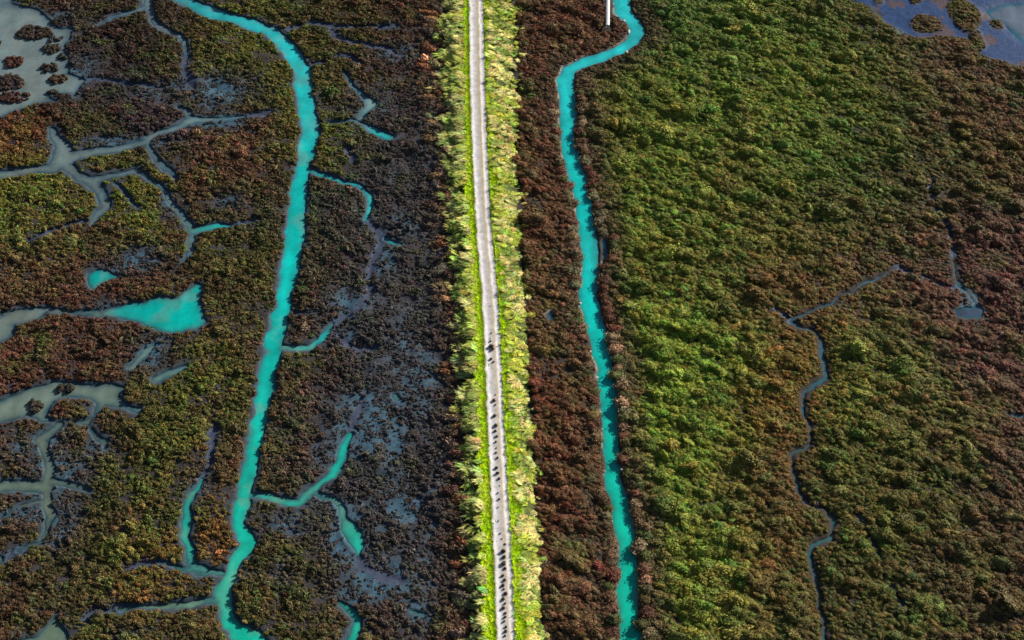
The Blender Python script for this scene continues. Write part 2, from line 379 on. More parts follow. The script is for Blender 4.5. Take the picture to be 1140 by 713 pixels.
# the pale creeks turn turquoise only where they join; edges get greyer with silt
ew = np.where(wid < 2, .62, 1.15); edge = np.clip(np.exp(np.clip(SD+.1, -99, 0)/np.where(wid < 2, .75, .6))*ew*(.5+fbm(XX, YY, 2.5, 94, 3)), 0, 1)
base = base*(1-edge[..., None])+np.array([.03, .10, .14])*edge[..., None]
sp = sstep(.55, .72, fbm(XX, YY, 4.0, 91, 3))*.30*(np.abs(XX+60) < 55)
base = base*(1-sp[..., None])+np.array([.17, .24, .19])*sp[..., None]
lft = (sstep(-46, -75, XX)*.35)[..., None]; base = base*(1-lft*np.array([.3, 1, .95]))
strk = (fbm(XX*.9, YY*.16, 1.8, 97, 3)-.5)[..., None]; base = base*(1+.55*strk)
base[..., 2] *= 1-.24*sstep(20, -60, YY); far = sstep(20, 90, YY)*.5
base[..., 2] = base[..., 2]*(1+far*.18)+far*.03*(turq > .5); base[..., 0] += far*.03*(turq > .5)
cf = base.reshape(-1, 3); VX = np.stack([XX.ravel(), YY.ravel(), np.full(XX.size, WZ)], -1)
for k, b_ in enumerate(water):
    sel = (face_sd < 1.1) & (face_id == k)
    q = Q[sel]
    if not len(q): continue
    u, inv = np.unique(q.ravel(), return_inverse=True)
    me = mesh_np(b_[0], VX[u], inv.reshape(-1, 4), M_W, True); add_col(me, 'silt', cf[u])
    o = link(b_[0], me); o['kind'] = 'structure'

# ------------------------------------------------------------------ track on the levee
mt, n, l, b = mat('gravel_track')
pos = geo(n); lat = attr(n, 'lateral').outputs['Fac']; al = attr(n, 'along').outputs['Fac']
a1 = nz(n, l, 1.1, 6, .7, pos); a2 = nz(n, l, 7, 5, .75, pos); a3 = nz(n, l, .22, 3, .5, pos)
cr = n.new('ShaderNodeValToRGB'); l.new(lat, cr.inputs[0]); e = cr.color_ramp.elements
e[0].position = 0; e[0].color = (.36, .30, .22, 1); e[1].position = 1; e[1].color = (.42, .33, .22, 1)
for p, c_ in ((.08, (.50, .45, .41)), (.2, (.72, .68, .67)), (.4, (.56, .53, .53)), (.5, (.44, .39, .33)), (.6, (.42, .35, .27)), (.72, (.76, .71, .69)), (.88, (.61, .58, .57)), (.95, (.44, .36, .27))):
    x_ = e.new(p); x_.color = (*c_, 1)
c = mixc(n, l, .8, cr.outputs[0], rng_(n, l, a1.outputs[0], .3, .7, .68, 1.30), 'MULTIPLY')
c = mixc(n, l, .85, c, rng_(n, l, a2.outputs[0], .3, .7, .65, 1.3), 'MULTIPLY')
# thin weeds in the middle strip of the far half
band = n.new('ShaderNodeMath'); band.operation = 'SUBTRACT'; l.new(lat, band.inputs[0]); band.inputs[1].default_value = .60
ab = n.new('ShaderNodeMath'); ab.operation = 'ABSOLUTE'; l.new(band.outputs[0], ab.inputs[0])
bm_ = rng_(n, l, ab.outputs[0], .03, .10, 1, 0); am = rng_(n, l, al, 10, 25, .15, 1)
wn = rng_(n, l, nz(n, l, 2.2, 5, .7, pos).outputs[0], .42, .6, 0, .85)
m1 = n.new('ShaderNodeMath'); m1.operation = 'MULTIPLY'; l.new(bm_, m1.inputs[0]); l.new(am, m1.inputs[1])
m2 = n.new('ShaderNodeMath'); m2.operation = 'MULTIPLY'; l.new(m1.outputs[0], m2.inputs[0]); l.new(wn, m2.inputs[1])
c = mixc(n, l, m2.outputs[0], c, (.30, .25, .08))
l.new(c, b.inputs['Base Color']); bump(n, l, a2.outputs[0], b, .8, .05)
ys = np.arange(-130, 260, .25); K = 17
t_ = np.linspace(-1, 1, K)
hw = np.interp(ys, rcy, rhw)
rx = road_x(ys)
edn = (fbm(ys, ys*0, 1.9, 51, 4)-.5)*.9; edn2 = (fbm(ys, ys*0+40, 1.9, 52, 4)-.5)*.9
T = t_[None, :]
TX = rx[:, None]+T*hw[:, None]+np.where(T < 0, edn[:, None]*(-T), edn2[:, None]*T)
TZ = LH+.075+(.05*np.cos(T*math.pi*2)-.05)*np.ones_like(TX)*.6+(fbm(TX, ys[:, None]+0*TX, .9, 55, 2)-.5)*.05
TZ[:, 0] -= .12; TZ[:, -1] -= .12
V = np.stack([TX, ys[:, None]+0*TX, TZ], -1).reshape(-1, 3)
ii = np.arange(len(V)).reshape(TX.shape)
Fq = np.stack([ii[:-1, :-1], ii[:-1, 1:], ii[1:, 1:], ii[1:, :-1]], -1).reshape(-1, 4)
tm = mesh_np('dirt_track', V, Fq, mt, True)
add_f(tm, 'lateral', np.tile((t_+1)/2, len(ys))); add_f(tm, 'along', np.repeat(ys, K))
to = link('dirt_track', tm); to['kind'] = 'structure'

# ------------------------------------------------------------------ plants
def leafy(r, n, rad=1.0, h=.7, size=.2, lumps=7, spread=.6, hull=True):
    """low rounded shrub: uneven mass of small leaf faces over a lumpy body"""
    L = r.normal(size=(lumps, 3)); L[:, 2] = np.abs(L[:, 2])*.8; L /= np.linalg.norm(L, axis=1)[:, None]
    amp = r.uniform(.10, .50, lumps)
    def rad_at(d):
        q = 1-.12*np.ones(len(d))
        for k in range(lumps): q += amp[k]*np.exp((d@L[k]-1)*7)
        return q
    V = []; Fc = []; var = []; hue = []
    if hull:
        nu, nv = 12, 5
        vs = []
        for j in range(nv+1):
            ph = j/nv*math.pi/2
            for i in range(nu):
                a = i/nu*2*math.pi; vs.append((math.cos(a)*math.cos(ph), math.sin(a)*math.cos(ph), math.sin(ph)))
        vs = np.array(vs); q = rad_at(vs)*.84
        vs2 = vs*q[:, None]*np.array([rad, rad, h]); vs2[:nu, 2] = -.25
        for j in range(nv):
            for i in range(nu):
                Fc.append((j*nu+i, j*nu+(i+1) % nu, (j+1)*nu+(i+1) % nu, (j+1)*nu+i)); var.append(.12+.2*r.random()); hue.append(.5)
        V = list(vs2)
    for i in range(n):
        d = r.normal(size=3); d[2] = abs(d[2])+.02; d /= np.linalg.norm(d)
        q = rad_at(d[None])[0]*r.uniform(.84, 1.06)
        p = d*q*np.array([rad, rad, h])
        nn = d*np.array([1/rad, 1/rad, 1/h]); nn /= np.linalg.norm(nn); nn = nn+r.normal(size=3)*spread; nn /= np.linalg.norm(nn)
        t1 = np.cross(nn, r.normal(size=3)); t1 /= np.linalg.norm(t1); t2 = np.cross(nn, t1)
        s = size*r.uniform(.6, 1.3); k0 = len(V)
        V += [p-t1*s*.7, p-t2*s*.45, p+t1*s*.7, p+t2*s*.45]
        Fc.append((k0, k0+1, k0+2, k0+3)); var.append(r.random()); hue.append(r.random())
    return np.array(V), np.array(Fc), np.array(var), np.array(hue)
def blades(r, n, h=.9, spread=.35, wd=.05, lean=(-.5, -.2), arch=.6):
    """a tuft of long bent grass blades"""
    V = []; Fc = []; var = []; hue = []
    for i in range(n):
        a = r.uniform(0, 2*math.pi); rr = spread*math.sqrt(r.random())*.6
        b0 = np.array([math.cos(a)*rr, math.sin(a)*rr, -.08])
        out = np.array([math.cos(a), math.sin(a), 0])*r.uniform(.15, 1)*arch+np.array([lean[0], lean[1], 0])*r.uniform(.5, 1.3)
        hh = h*r.uniform(.55, 1.15); side = np.cross(out+np.array([0, 0, .5]), (0, 0, 1)); side /= np.linalg.norm(side)+1e-6
        k0 = len(V); W = wd*r.uniform(.7, 1.5)
        for j, t in enumerate((0, .4, .75, 1)):
            p = b0+np.array([0, 0, hh])*(t*1.25-.55*t*t)+out*hh*t*t
            ww = W*(1-.75*t)
            V += [p-side*ww, p+side*ww]
        v = r.random(); hq = r.random()
        for j in range(3):
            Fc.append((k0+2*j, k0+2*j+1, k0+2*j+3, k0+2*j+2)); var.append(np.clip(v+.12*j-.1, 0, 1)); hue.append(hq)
    return np.array(V), np.array(Fc), np.array(var), np.array(hue)
def make(nm, data, m=None):
    V, Fc, var, hue = data
    me = mesh_np(nm, V, Fc, m or M_OB); add_f(me, 'var', var, 'FACE'); add_f(me, 'hue', hue, 'FACE'); return me
def variants(nm, k, fn, seed):
    return [make(nm, fn(np.random.default_rng(seed+i))) for i in range(k)]
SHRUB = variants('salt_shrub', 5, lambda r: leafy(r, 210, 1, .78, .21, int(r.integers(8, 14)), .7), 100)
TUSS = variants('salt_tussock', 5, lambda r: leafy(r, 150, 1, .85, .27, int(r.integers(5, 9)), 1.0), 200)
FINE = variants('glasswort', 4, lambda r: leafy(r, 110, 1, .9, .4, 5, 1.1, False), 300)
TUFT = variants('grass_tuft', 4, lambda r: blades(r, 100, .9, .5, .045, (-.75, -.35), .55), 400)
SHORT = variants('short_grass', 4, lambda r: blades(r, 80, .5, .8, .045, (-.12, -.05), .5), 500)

def set_lab(o, label, cat, group=None):
    o['label'] = label; o['category'] = cat
    if group: o['group'] = group
def single(nm, me, x, y, z, s, sz, rz, tint, label, cat, group, parent=None):
    o = bpy.data.objects.new(nm, me); COL.objects.link(o)
    o.location = (x, y, z); o.scale = (s, s, sz); o.rotation_euler = (0, 0, rz)
    o['tint'] = [float(v) for v in tint]
    if parent is not None: o.parent = parent
    else: set_lab(o, label, cat, group)
    return o

# palettes (base colours)
PAL = dict(olive=(.185, .195, .036), green=(.200, .235, .044), deep=(.055, .165, .040), lime=(.235, .315, .045), brown=(.175, .095, .050), red=(.200, .056, .040),
           rust=(.24, .105, .038), tan=(.28, .17, .09), grey=(.078, .074, .068), dark=(.040, .031, .026), dolive=(.112, .108, .030), umber=(.125, .066, .040), mauve=(.095, .06, .08), plum=(.175, .078, .066))
CP = [ # x, y, r, colour, weight : patches of different plants, corner ones also darkened as a mild vignette
 # right marsh
 (765,425,50,'lime',3.2),(760,500,40,'lime',1.0),(740,470,30,'lime',.9),(700,300,25,'olive',1.5),(780,640,40,'lime',1.0),(790,120,55,'green',1.3),(750,40,45,'deep',.8),(760,60,40,'green',1.2),(930,60,50,'green',.8),(925,190,45,'deep',.7),(940,60,45,'olive',1),(870,90,60,'green',.9),(820,230,60,'olive',1.6),(860,130,70,'lime',.9),(760,150,45,'lime',.8),(720,250,35,'lime',.6),(1000,400,30,'lime',.8),(900,320,45,'rust',.8),(950,290,40,'plum',.8),(1130,300,50,'plum',1.5),(750,200,50,'green',1.2),
 (740,260,45,'green',1.2),(760,330,50,'olive',1.1),(700,130,40,'olive',1.2),(720,450,35,'green',1),(770,500,50,'green',1.4),(790,560,45,'green',1.1),(770,620,55,'green',1.5),(800,680,50,'green',1.1),(740,690,30,'olive',1),
 (850,480,40,'rust',2.0),(860,400,38,'rust',1.3),(870,440,25,'rust',1.5),(835,330,38,'brown',.8),(880,300,40,'brown',1),(840,560,30,'rust',.9),(850,620,40,'rust',1.4),(870,560,35,'brown',1.5),(880,680,50,'umber',1.3),(820,190,28,'brown',.7),(830,150,26,'brown',.6),
 (1090,110,40,'tan',.45),(1075,115,45,'brown',1.3),(1110,160,45,'rust',.7),(1120,220,55,'umber',1.3),(1000,25,35,'umber',1.2),(1060,70,50,'brown',1.3),(1130,100,40,'umber',1.3),(940,20,35,'dolive',1.4),
 (1000,320,45,'brown',1.1),(960,340,35,'rust',.7),(1060,370,60,'plum',2.2),(1100,320,60,'plum',2.0),(1000,325,40,'plum',1.2),(1080,270,40,'plum',1.2),(1040,300,30,'red',.6),(1110,440,70,'plum',1.8),(1120,560,70,'umber',2.0),(1110,680,70,'umber',2.0),
 (1000,400,45,'green',1.5),(950,420,35,'olive',1.2),(990,470,60,'olive',1.6),(1000,510,50,'olive',1),(960,560,60,'dolive',1.4),(1020,600,80,'dolive',1.8),(960,680,60,'dolive',1.5),(880,530,30,'umber',1),(960,240,60,'dolive',1),(1050,200,50,'dolive',1.3),(1000,140,50,'dolive',1.2),(1090,200,18,'green',.8),(900,250,50,'olive',.9),(1000,260,50,'dolive',1.2),
 # left marsh
 (40,240,40,'green',.8),(168,262,12,'green',5),(155,220,28,'olive',1.8),(25,215,30,'olive',1.2),(100,185,18,'olive',2.2),(120,230,20,'olive',1.2),(270,70,36,'olive',1.6),(285,55,22,'olive',1.2),(230,30,30,'olive',1),(105,135,25,'dolive',1.3),
 (220,470,45,'dolive',1.6),(235,440,30,'olive',1.1),(215,460,22,'olive',.9),(150,520,45,'dolive',1.4),(180,590,40,'olive',1),(155,560,40,'dolive',1.2),(80,650,45,'dolive',1.5),(110,660,30,'deep',.5),(330,640,55,'dolive',1.5),(330,690,50,'dolive',1.4),(300,570,22,'dolive',1.6),
 (360,60,30,'olive',.9),(350,110,28,'olive',1),(365,155,22,'olive',1.6),(366,163,9,'green',3),(370,25,40,'dolive',1.3),(270,330,45,'dolive',1.3),(275,270,35,'dolive',1),(255,400,25,'olive',.8),(350,200,25,'dolive',1),(350,290,30,'dolive',.9),
 (80,390,45,'umber',2.0),(40,330,50,'brown',.9),(80,320,60,'umber',1.2),(235,590,20,'rust',2.4),(240,520,22,'brown',1.5),(210,20,22,'umber',1.5),(150,40,50,'dark',1.4),(90,100,40,'dark',1),(265,160,25,'brown',1.5),(250,190,20,'brown',1),(310,500,30,'brown',1.2),(300,480,30,'umber',1),(170,650,25,'rust',1.1),
 (430,40,60,'umber',1.4),(450,120,50,'grey',1.5),(410,90,30,'brown',.8),(410,260,60,'grey',1.6),(440,350,70,'grey',1.8),(400,470,70,'grey',1.3),(430,560,70,'grey',1.5),(400,680,60,'umber',1.2),(480,600,40,'umber',1.5),(480,450,30,'umber',1.2),(30,480,50,'umber',1.4),(20,600,60,'dark',1.3),(20,680,60,'umber',1.2),(350,410,35,'umber',1.3),(340,460,30,'brown',.8),(250,360,30,'umber',.8),(160,120,40,'mauve',.9),(130,165,30,'dark',.7),(15,150,30,'rust',.6),(60,430,30,'umber',1),(30,50,30,'umber',1),(75,458,16,'red',1),(190,380,30,'umber',1),(330,340,30,'umber',.8),(140,290,30,'umber',1.2),(280,20,30,'dolive',1),
 # strip between levee and canal
 (600,50,60,'umber',2),(610,20,40,'brown',1),(620,150,45,'brown',1.5),(600,250,40,'brown',1.5),(620,300,30,'brown',1.4),(615,440,28,'red',2.5),(600,380,40,'brown',1.5),(640,480,35,'brown',1.8),(625,560,45,'red',1.4),(640,640,45,'brown',1.6),(630,700,45,'umber',1.5),
]
cpx, cpy = g([c[0] for c in CP], [c[1] for c in CP]); cpr = np.array([c[2]*mpp(c[1]) for c in CP])
cpc = np.array([PAL[c[3]] for c in CP]); cpw = np.array([c[4] for c in CP])
_kp = sorted([(*map(float, g(a, b_)),) for a, b_, _ in MAIN[0][2]], key=lambda q: q[1]); KX = [q[0] for q in _kp]; KY = [q[1] for q in _kp]
def plant_colour(x, y, seed=0):
    wx = x+(fbm(x, y, 7, 71, 3)-.5)*12; wy = y+(fbm(x, y, 7, 72, 3)-.5)*12
    d = lev(x, y)
    base = np.where((d > 0)[:, None], np.array(PAL['olive']), np.array(PAL['umber']))*.28
    W = np.full(len(x), .28)
    for i in range(len(CP)):
        q = cpw[i]*np.exp(-.5*((wx-cpx[i])**2+((wy-cpy[i])*.8)**2)/cpr[i]**2)
        q = np.where((d > 0) == (CP[i][0] > 545), q, 0)
        base = base+q[:, None]*cpc[i]; W = W+q
    c = base/W[:, None]
    # small patches
    p1 = sstep(.50, .72, fbm(x, y, 3.2, 73, 3)); p2 = sstep(.52, .74, fbm(x, y, 4.0, 74, 3)); p3 = sstep(.62, .8, fbm(x, y, 5, 75, 3))
    q1 = .38*p1*np.where(d > 0, .6, 1); c = c*(1-q1[:, None])+np.array(PAL['umber'])*q1[:, None]
    c = c*(1-.35*p2[:, None])+np.array(PAL['olive'])*.35*p2[:, None]
    c = c*(1-.25*p3[:, None])+np.array(PAL['deep'])*.25*p3[:, None]
    # brown fringe of shrubs along the canal
    ks = sample(water[0][2], x, y); fr = np.exp(-np.clip(ks-1.5, 0, 99)**2/14.)*(x > road_x(y)+6)
    fr = fr*.85*sstep(.25, .5, fbm(x, y, 3, 76, 2)+.15)
    c = c*(1-fr[:, None])+np.array([.120, .082, .045])*fr[:, None]
    st_ = ((x > road_x(y)+5) & (x < np.interp(y, KY, KX)))*sstep(.25, .6, fbm(x, y, 6, 79, 3))*.6
    c = c*(1-st_[:, None])+np.array([.175, .070, .040])*st_[:, None]
    ln_ = latn(d, y); ft = np.exp(-((ln_+8.6)/3.6)**2)*sstep(.3, .55, fbm(x, y, 3, 80, 3)); c = c*(1-ft[:, None])+np.array([.21, .115, .06])*ft[:, None]
    lf_ = (d < 0)[:, None]; m_ = c.mean(1)[:, None]; c = np.where(lf_, (m_+(c-m_)*.98)*.98, c)
    return c
def jitter(c, r, amt=.28):
    k = np.exp(r.normal(size=len(c))*amt); c = c*k[:, None]
    h = r.normal(size=len(c))*.12; c[:, 0] *= 1+h; c[:, 1] *= 1-h*.4
    m_ = c.mean(1)[:, None]; c = m_+(c-m_)*1.08
    return np.clip(c, .004, .85)

def in_view(x, y, mx=1.10):
    """ground that this photograph, or one from a step aside, could show"""
    yy = y-CY; t = CZ*SN+yy*CS
    u = F*x/t; v = F*(-CZ*CS+yy*SN)/t
    return (np.abs(u) < 570*mx+10) & (np.abs(v) < 357*mx+10)
def grid_pts(sp, r):
    xs = np.arange(GX[0]+1, GX[-1]-1, sp); ys_ = np.arange(GY[0]+1, GY[-1]-1, sp)
    A, B = np.meshgrid(xs, ys_, indexing='ij'); A = A.ravel()+r.uniform(-.5, .5, A.size)*sp; B = B.ravel()+r.uniform(-.5, .5, B.size)*sp
    k = in_view(A, B); return A[k], B[k]

def scatter(name, protos, P, Z, S, SZ, RZ, C, tilt=.12, r=None, stretch=1.0):
    me = bpy.data.meshes.new(name); N = len(P)
    V = np.column_stack([P, Z]).astype(np.float32)
    me.vertices.add(N); me.vertices.foreach_set('co', V.ravel())
    a = me.attributes.new('rot', 'FLOAT_VECTOR', 'POINT'); a.data.foreach_set('vector', np.column_stack([r.normal(size=N)*tilt, r.normal(size=N)*tilt, RZ]).astype(np.float32).ravel())
    a = me.attributes.new('scl', 'FLOAT_VECTOR', 'POINT'); a.data.foreach_set('vector', np.column_stack([S*r.uniform(1.0, 1.5, N)*stretch, S*r.uniform(.75, 1.1, N), SZ]).astype(np.float32).ravel())
    a = me.attributes.new('pick', 'INT', 'POINT'); a.data.foreach_set('value', r.integers(0, len(protos), N).astype(np.int32))
    add_col(me, 'tint', C)
    me.materials.append(M_ST)
    o = link(name, me); o['kind'] = 'stuff'
    ng = bpy.data.node_groups.new(name, 'GeometryNodeTree')
    ng.interface.new_socket('Geometry', in_out='INPUT', socket_type='NodeSocketGeometry'); ng.interface.new_socket('Geometry', in_out='OUTPUT', socket_type='NodeSocketGeometry')
    N_ = ng.nodes; L_ = ng.links; gi = N_.new('NodeGroupInput'); gout = N_.new('NodeGroupOutput')
    join = N_.new('GeometryNodeJoinGeometry')
    for p in protos:
        oi = N_.new('GeometryNodeObjectInfo'); oi.transform_space = 'ORIGINAL'; oi.inputs['Object'].default_value = p; oi.inputs['As Instance'].default_value = False
        sm = N_.new('GeometryNodeSetMaterial'); sm.inputs['Material'].default_value = M_ST
        g2 = N_.new('GeometryNodeGeometryToInstance'); L_.new(oi.outputs['Geometry'], sm.inputs['Geometry']); L_.new(sm.outputs[0], g2.inputs[0]); L_.new(g2.outputs[0], join.inputs[0])
    m2p = N_.new('GeometryNodeMeshToPoints'); L_.new(gi.outputs[0], m2p.inputs[0])
    ip = N_.new('GeometryNodeInstanceOnPoints'); L_.new(m2p.outputs[0], ip.inputs['Points']); L_.new(join.outputs[0], ip.inputs['Instance']); ip.inputs['Pick Instance'].default_value = True
    def na(nm, t):
        q = N_.new('GeometryNodeInputNamedAttribute'); q.data_type = t; q.inputs['Name'].default_value = nm; return q.outputs[0]
    L_.new(na('pick', 'INT'), ip.inputs['Instance Index'])
    e2r = N_.new('FunctionNodeEulerToRotation'); L_.new(na('rot', 'FLOAT_VECTOR'), e2r.inputs[0]); L_.new(e2r.outputs[0], ip.inputs['Rotation'])
    L_.new(na('scl', 'FLOAT_VECTOR'), ip.inputs['Scale'])
    L_.new(ip.outputs[0], gout.inputs[0])
    md = o.modifiers.new('scatter', 'NODES'); md.node_group = ng
    return o

# ------------------------------------------------------------------ single plants one can point at
ORD = ['first','second','third','fourth','fifth','sixth','seventh','eighth','ninth','tenth','eleventh','twelfth','thirteenth','fourteenth','fifteenth','sixteenth','seventeenth','eighteenth','nineteenth']
TENS = {2:'twenty',3:'thirty',4:'forty',5:'fifty',6:'sixty',7:'seventy',8:'eighty',9:'ninety'}
TENTH = {2:'twentieth',3:'thirtieth',4:'fortieth',5:'fiftieth',6:'sixtieth',7:'seventieth',8:'eightieth',9:'ninetieth'}
def ordw(i):
    if i <= 19: return ORD[i-1]
    a, b2 = divmod(i, 10)
    return TENTH[a] if b2 == 0 else TENS[a]+'-'+ORD[b2-1]
r = np.random.default_rng(11)
def height(x, y): return sample(HH, np.atleast_1d(x), np.atleast_1d(y))[0]
protos = {}
# weeds growing in the crown of the track
weeds = [(546,371,2.6,2),(547,377,2,1.5),(548,380,2.2,2),(547,386,4.6,5),(549,389,3,2),(547,400,4.8,5),(549,403,2.6,2),(551,440,1.8,2),(551,446,3,2.4),(552,451,2,2),(551,463,4.4,3),(552,474,3.6,3),(551,480,3,3),(553,486,3.8,4),(552,492,3,3),(553,504,3,3),(554,510,3.4,3),(553,521,3,3),(554,527,4,4),(555,533,3,3),(556,541,2,2),(554,549,2.4,2.4),(556,556,3.4,3.6),(556,580,1.8,2),(557,594,2,2),(559,600,1.8,2),
 (559,614,4.2,4),(560,620,4,4),(561,628,4.4,4),(561,633,3.8,3),(560,641,4,3),(561,646,5,5),(560,652,3.4,3),(562,656,2.8,3),(562,661,4,4),(561,667,4.4,4),(562,672,3.4,3),(561,677,4,4),(562,683,3.6,4),(563,687,4,4),(562,692,3.4,3),(563,698,2.6,3),(562,703,4,4),(563,708,3.6,4),(563,714,3.8,4),(553,499,1.6,2),(546,341,1.6,2),(555,565,1.6,2),(561,606,2,2)]
weeds.sort(key=lambda q: -q[1])
nv = 0
for i, (px, py, wd, hp) in enumerate(weeds):
    x, y = map(float, g(px, py, 1.5)); x += r.normal()*.12; s = wd*mpp(py)*.47*r.uniform(.65, 1.25)
    tn = jitter(np.array([[.10, .075, .055]]), r, .25)[0]
    me = TUSS[i % 5]
    o = single('weed_tussock', me, x, y, LH+.08, s, s*1.25, r.uniform(0, 6.28), tn,
               f"{'small' if wd < 2.7 else 'thick' if wd > 4.1 else 'dark'} weed tussock in the gravel track, {ordw(i+1)} counting up from the photo's lower edge", 'weed tussock', 'weed tussocks along the middle of the track')
    if i < 5: protos.setdefault('tuss', []).append(o)
# shrubs along the foot of the levee (left) and along both canal banks
taken = []
def free(x, y, d):
    return all((x-a)**2+(y-b_)**2 > d*d for a, b_ in taken)
def row(nm, me_set, side, where, group, cat, colours, y0, y1, step, off, smin, smax, key, zf=.75):
    y = y0; k = 0; objs = []
    cand = []
    while y < y1:
        x = where(y)-(3+(-off*r.uniform(.75, 1.35)-3)*float(k2(y))) if key == 'levee' else where(y)
        cand.append((x, y)); y += step*r.uniform(.65, 1.35)
    for x, y in cand:
        if not in_view(np.array([x]), np.array([y]), 1.0)[0] or (x > 0 and abs(x-float(g(677, 20)[0])) < 2 and y > float(g(677, 36)[1])): continue
        s = r.uniform(smin, smax)
        cname, tn = colours[int(r.integers(0, len(colours)))]
        tn = jitter(np.array([tn]), r, .2)[0]
        z = height(x, y)
        k += 1; j = int(r.integers(0, len(me_set)))
        o = single(nm, me_set[j], x, y, z-.05, s, s*zf*r.uniform(.85, 1.25), r.uniform(0, 6.28), tn,
                   f"{'large' if s > (smin+smax)/2 else 'smaller'} {cname} shrub {side}, {ordw(k)} up from the lower edge" if k < 100 else f"{cname} shrub {side}", cat, group)
        if key == 'levee': o.scale = (s*r.uniform(1.1, 1.6), s*r.uniform(.6, .9), s*r.uniform(.7, 1.0)); o.rotation_euler = (r.normal()*.2, r.normal()*.2, -.25+r.normal()*.35)
        taken.append((x, y)); objs.append(o); protos.setdefault(nm+str(j), []).append(o)
    return objs
tawny = [('tawny', (.42, .27, .14)), ('dark brown', (.10, .066, .044)), ('dark brown', (.08, .06, .04)), ('reddish brown', (.28, .14, .07)), ('grey brown', (.13, .10, .075))]
row('levee_shrub', [SHRUB[0], TUSS[1], SHRUB[2], TUSS[3], SHRUB[4]], "at the levee's left foot", lambda y: float(road_x(np.array([y]))[0]), 'shrubs along the left foot of the levee', 'shrub', tawny, -62, 93, 1.6, -8.6, .6, 1.3, 'levee', 1.15)
# canal bank shrubs follow the real bank line
def bank(side):
    P = [(*map(float, g(x, y)), wd*mpp(y)*.5) for x, y, wd in MAIN[0][2]]
    P.sort(key=lambda q: q[1]); yy = [q[1] for q in P]; xx = [q[0] for q in P]; ww = [q[2] for q in P]
    def f(y):
        x = float(np.interp(y, yy, xx)); 
        # step outwards until the ground is dry
        d = 0
        while d < 14:
            q = x+side*d
            if sample(SD, np.array([q]), np.array([y]))[0] > .75: return q+side*r.uniform(0, .5)
            d += .15
        return q
    return f
canc = [('brown', (.135, .09, .045)), ('olive brown', (.11, .10, .035)), ('reddish brown', (.14, .07, .04)), ('pale brown', (.20, .145, .08))]
row('bank_shrub', SHRUB, "on the canal's right bank", bank(1), "shrubs along the canal's right bank", 'shrub', canc, -62, 62, 1.75, 0, .75, 1.3, 'canal')
row('bank_shrub', SHRUB, "on the canal's left bank", bank(-1), "shrubs along the canal's left bank", 'shrub', canc, -62, 58, 1.8, 0, .65, 1.15, 'canal', .7)

# islets standing in the pale mudflat water and pools
isl_spec = [(38,36,20,9,'long dark islet of plants in the pale shallows at the upper left'),(15,69,11,6.5,'reddish round islet nearest the left edge of the pale shallows'),(55,76,10,5.5,'small dark oval islet above the brown one in the upper left shallows'),
 (65,88,11.5,5.5,'brown flat oval islet lowest in the upper left shallows'),(57,54,11,5.5,'oval islet in the middle of the upper left shallows'),(67,64,7.5,3.8,'tiny islet just below the middle islet of the upper left shallows'),(60,43,9,5,'grey muddy islet right of the long dark islet'),
 (63,25,7,4,'small islet above the grey muddy one by the marsh edge'),(8,92,20,10,'large reddish islet half cut by the left edge, its upper half'),(16,108,17,7,'reddish islet low at the left edge above the dark ridge'),(59,104,6,3,'smallest dark islet beside the marsh edge in the shallows'),(0,48,3,3,'speck of an islet at the left edge of the shallows'),
 (72,433,9,4.5,'small dark islet near the upper shore of the lower pale pool'),(40,452,11,5.5,'oval dark islet in the left of the lower pale pool')]
mb, n, l, b = mat('islet_mud'); pos = geo(n)
l.new(mixc(n, l, nz(n, l, 2, 5, .6, pos).outputs[0], (.05, .055, .06), (.12, .11, .12)), b.inputs['Base Color']); b.inputs['Roughness'].default_value = .5
for i, (px, py, rx_, ry_, lab) in enumerate(isl_spec):
    x, y = map(float, g(px, py)); k = mpp(py); a = rx_*k; c_ = ry_*k/.75
    e_ = bpy.data.objects.new('marsh_islet', None); COL.objects.link(e_); e_.location = (x, y, WZ); e_.empty_display_size = .3
    set_lab(e_, lab, 'islet', 'plant islets in the pale pools')
    nu, nr = 40, 7; V = []; Fc = []
    for j in range(nr+1):
        for u_ in range(nu):
            an = u_/nu*2*math.pi; q = 1.08*(1-j/nr*.98)*(1+.10*math.sin(3*an+i)+.06*math.sin(7*an+2*i))
            V.append((math.cos(an)*a*q, math.sin(an)*c_*q, -.35+.55*math.sin(j/nr*math.pi/2)+.02*math.sin(9*an+j)))
    for j in range(nr):
        for u_ in range(nu): Fc.append((j*nu+u_, j*nu+(u_+1) % nu, (j+1)*nu+(u_+1) % nu, (j+1)*nu+u_))
    link('mud_mound', mesh_np('mud_mound', V, Fc, mb, True), e_)
    # foliage: one uneven mass made of many small clumps
    VV = []; FF = []; va = []; hu = []; off = 0
    r2 = np.random.default_rng(900+i); cnt = max(3, int(a*c_*3.14/.34))
    dens = .35 if i in (6, 5) else 1
    for q in range(int(cnt*dens)):
        an = r2.uniform(0, 6.28); rr = math.sqrt(r2.random())*.93
        v, f_, v1, h1 = leafy(r2, 60, 1, .8, .34, 4, .9, True)
        s = r2.uniform(.32, .62); v = v*np.array([s, s, s*.9])+np.array([math.cos(an)*rr*a, math.sin(an)*rr*c_, .08*(1-rr)])
        VV.append(v); FF.append(f_+off); va.append(np.clip(v1+r2.normal()*.15, 0, 1)); hu.append(h1); off += len(v)
    me = make('foliage', (np.concatenate(VV), np.concatenate(FF), np.concatenate(va), np.concatenate(hu)))
    fo = link('foliage', me, e_); fo.location = (0, 0, .14)
    fo['tint'] = list(map(float, [(.075, .05, .035), (.12, .055, .035), (.06, .05, .035), (.11, .07, .045), (.07, .055, .04), (.05, .055, .04), (.07, .065, .06), (.05, .04, .03), (.075, .05, .04), (.10, .05, .04), (.05, .045, .035), (.05, .04, .03), (.055, .045, .03), (.06, .05, .035)][i]))

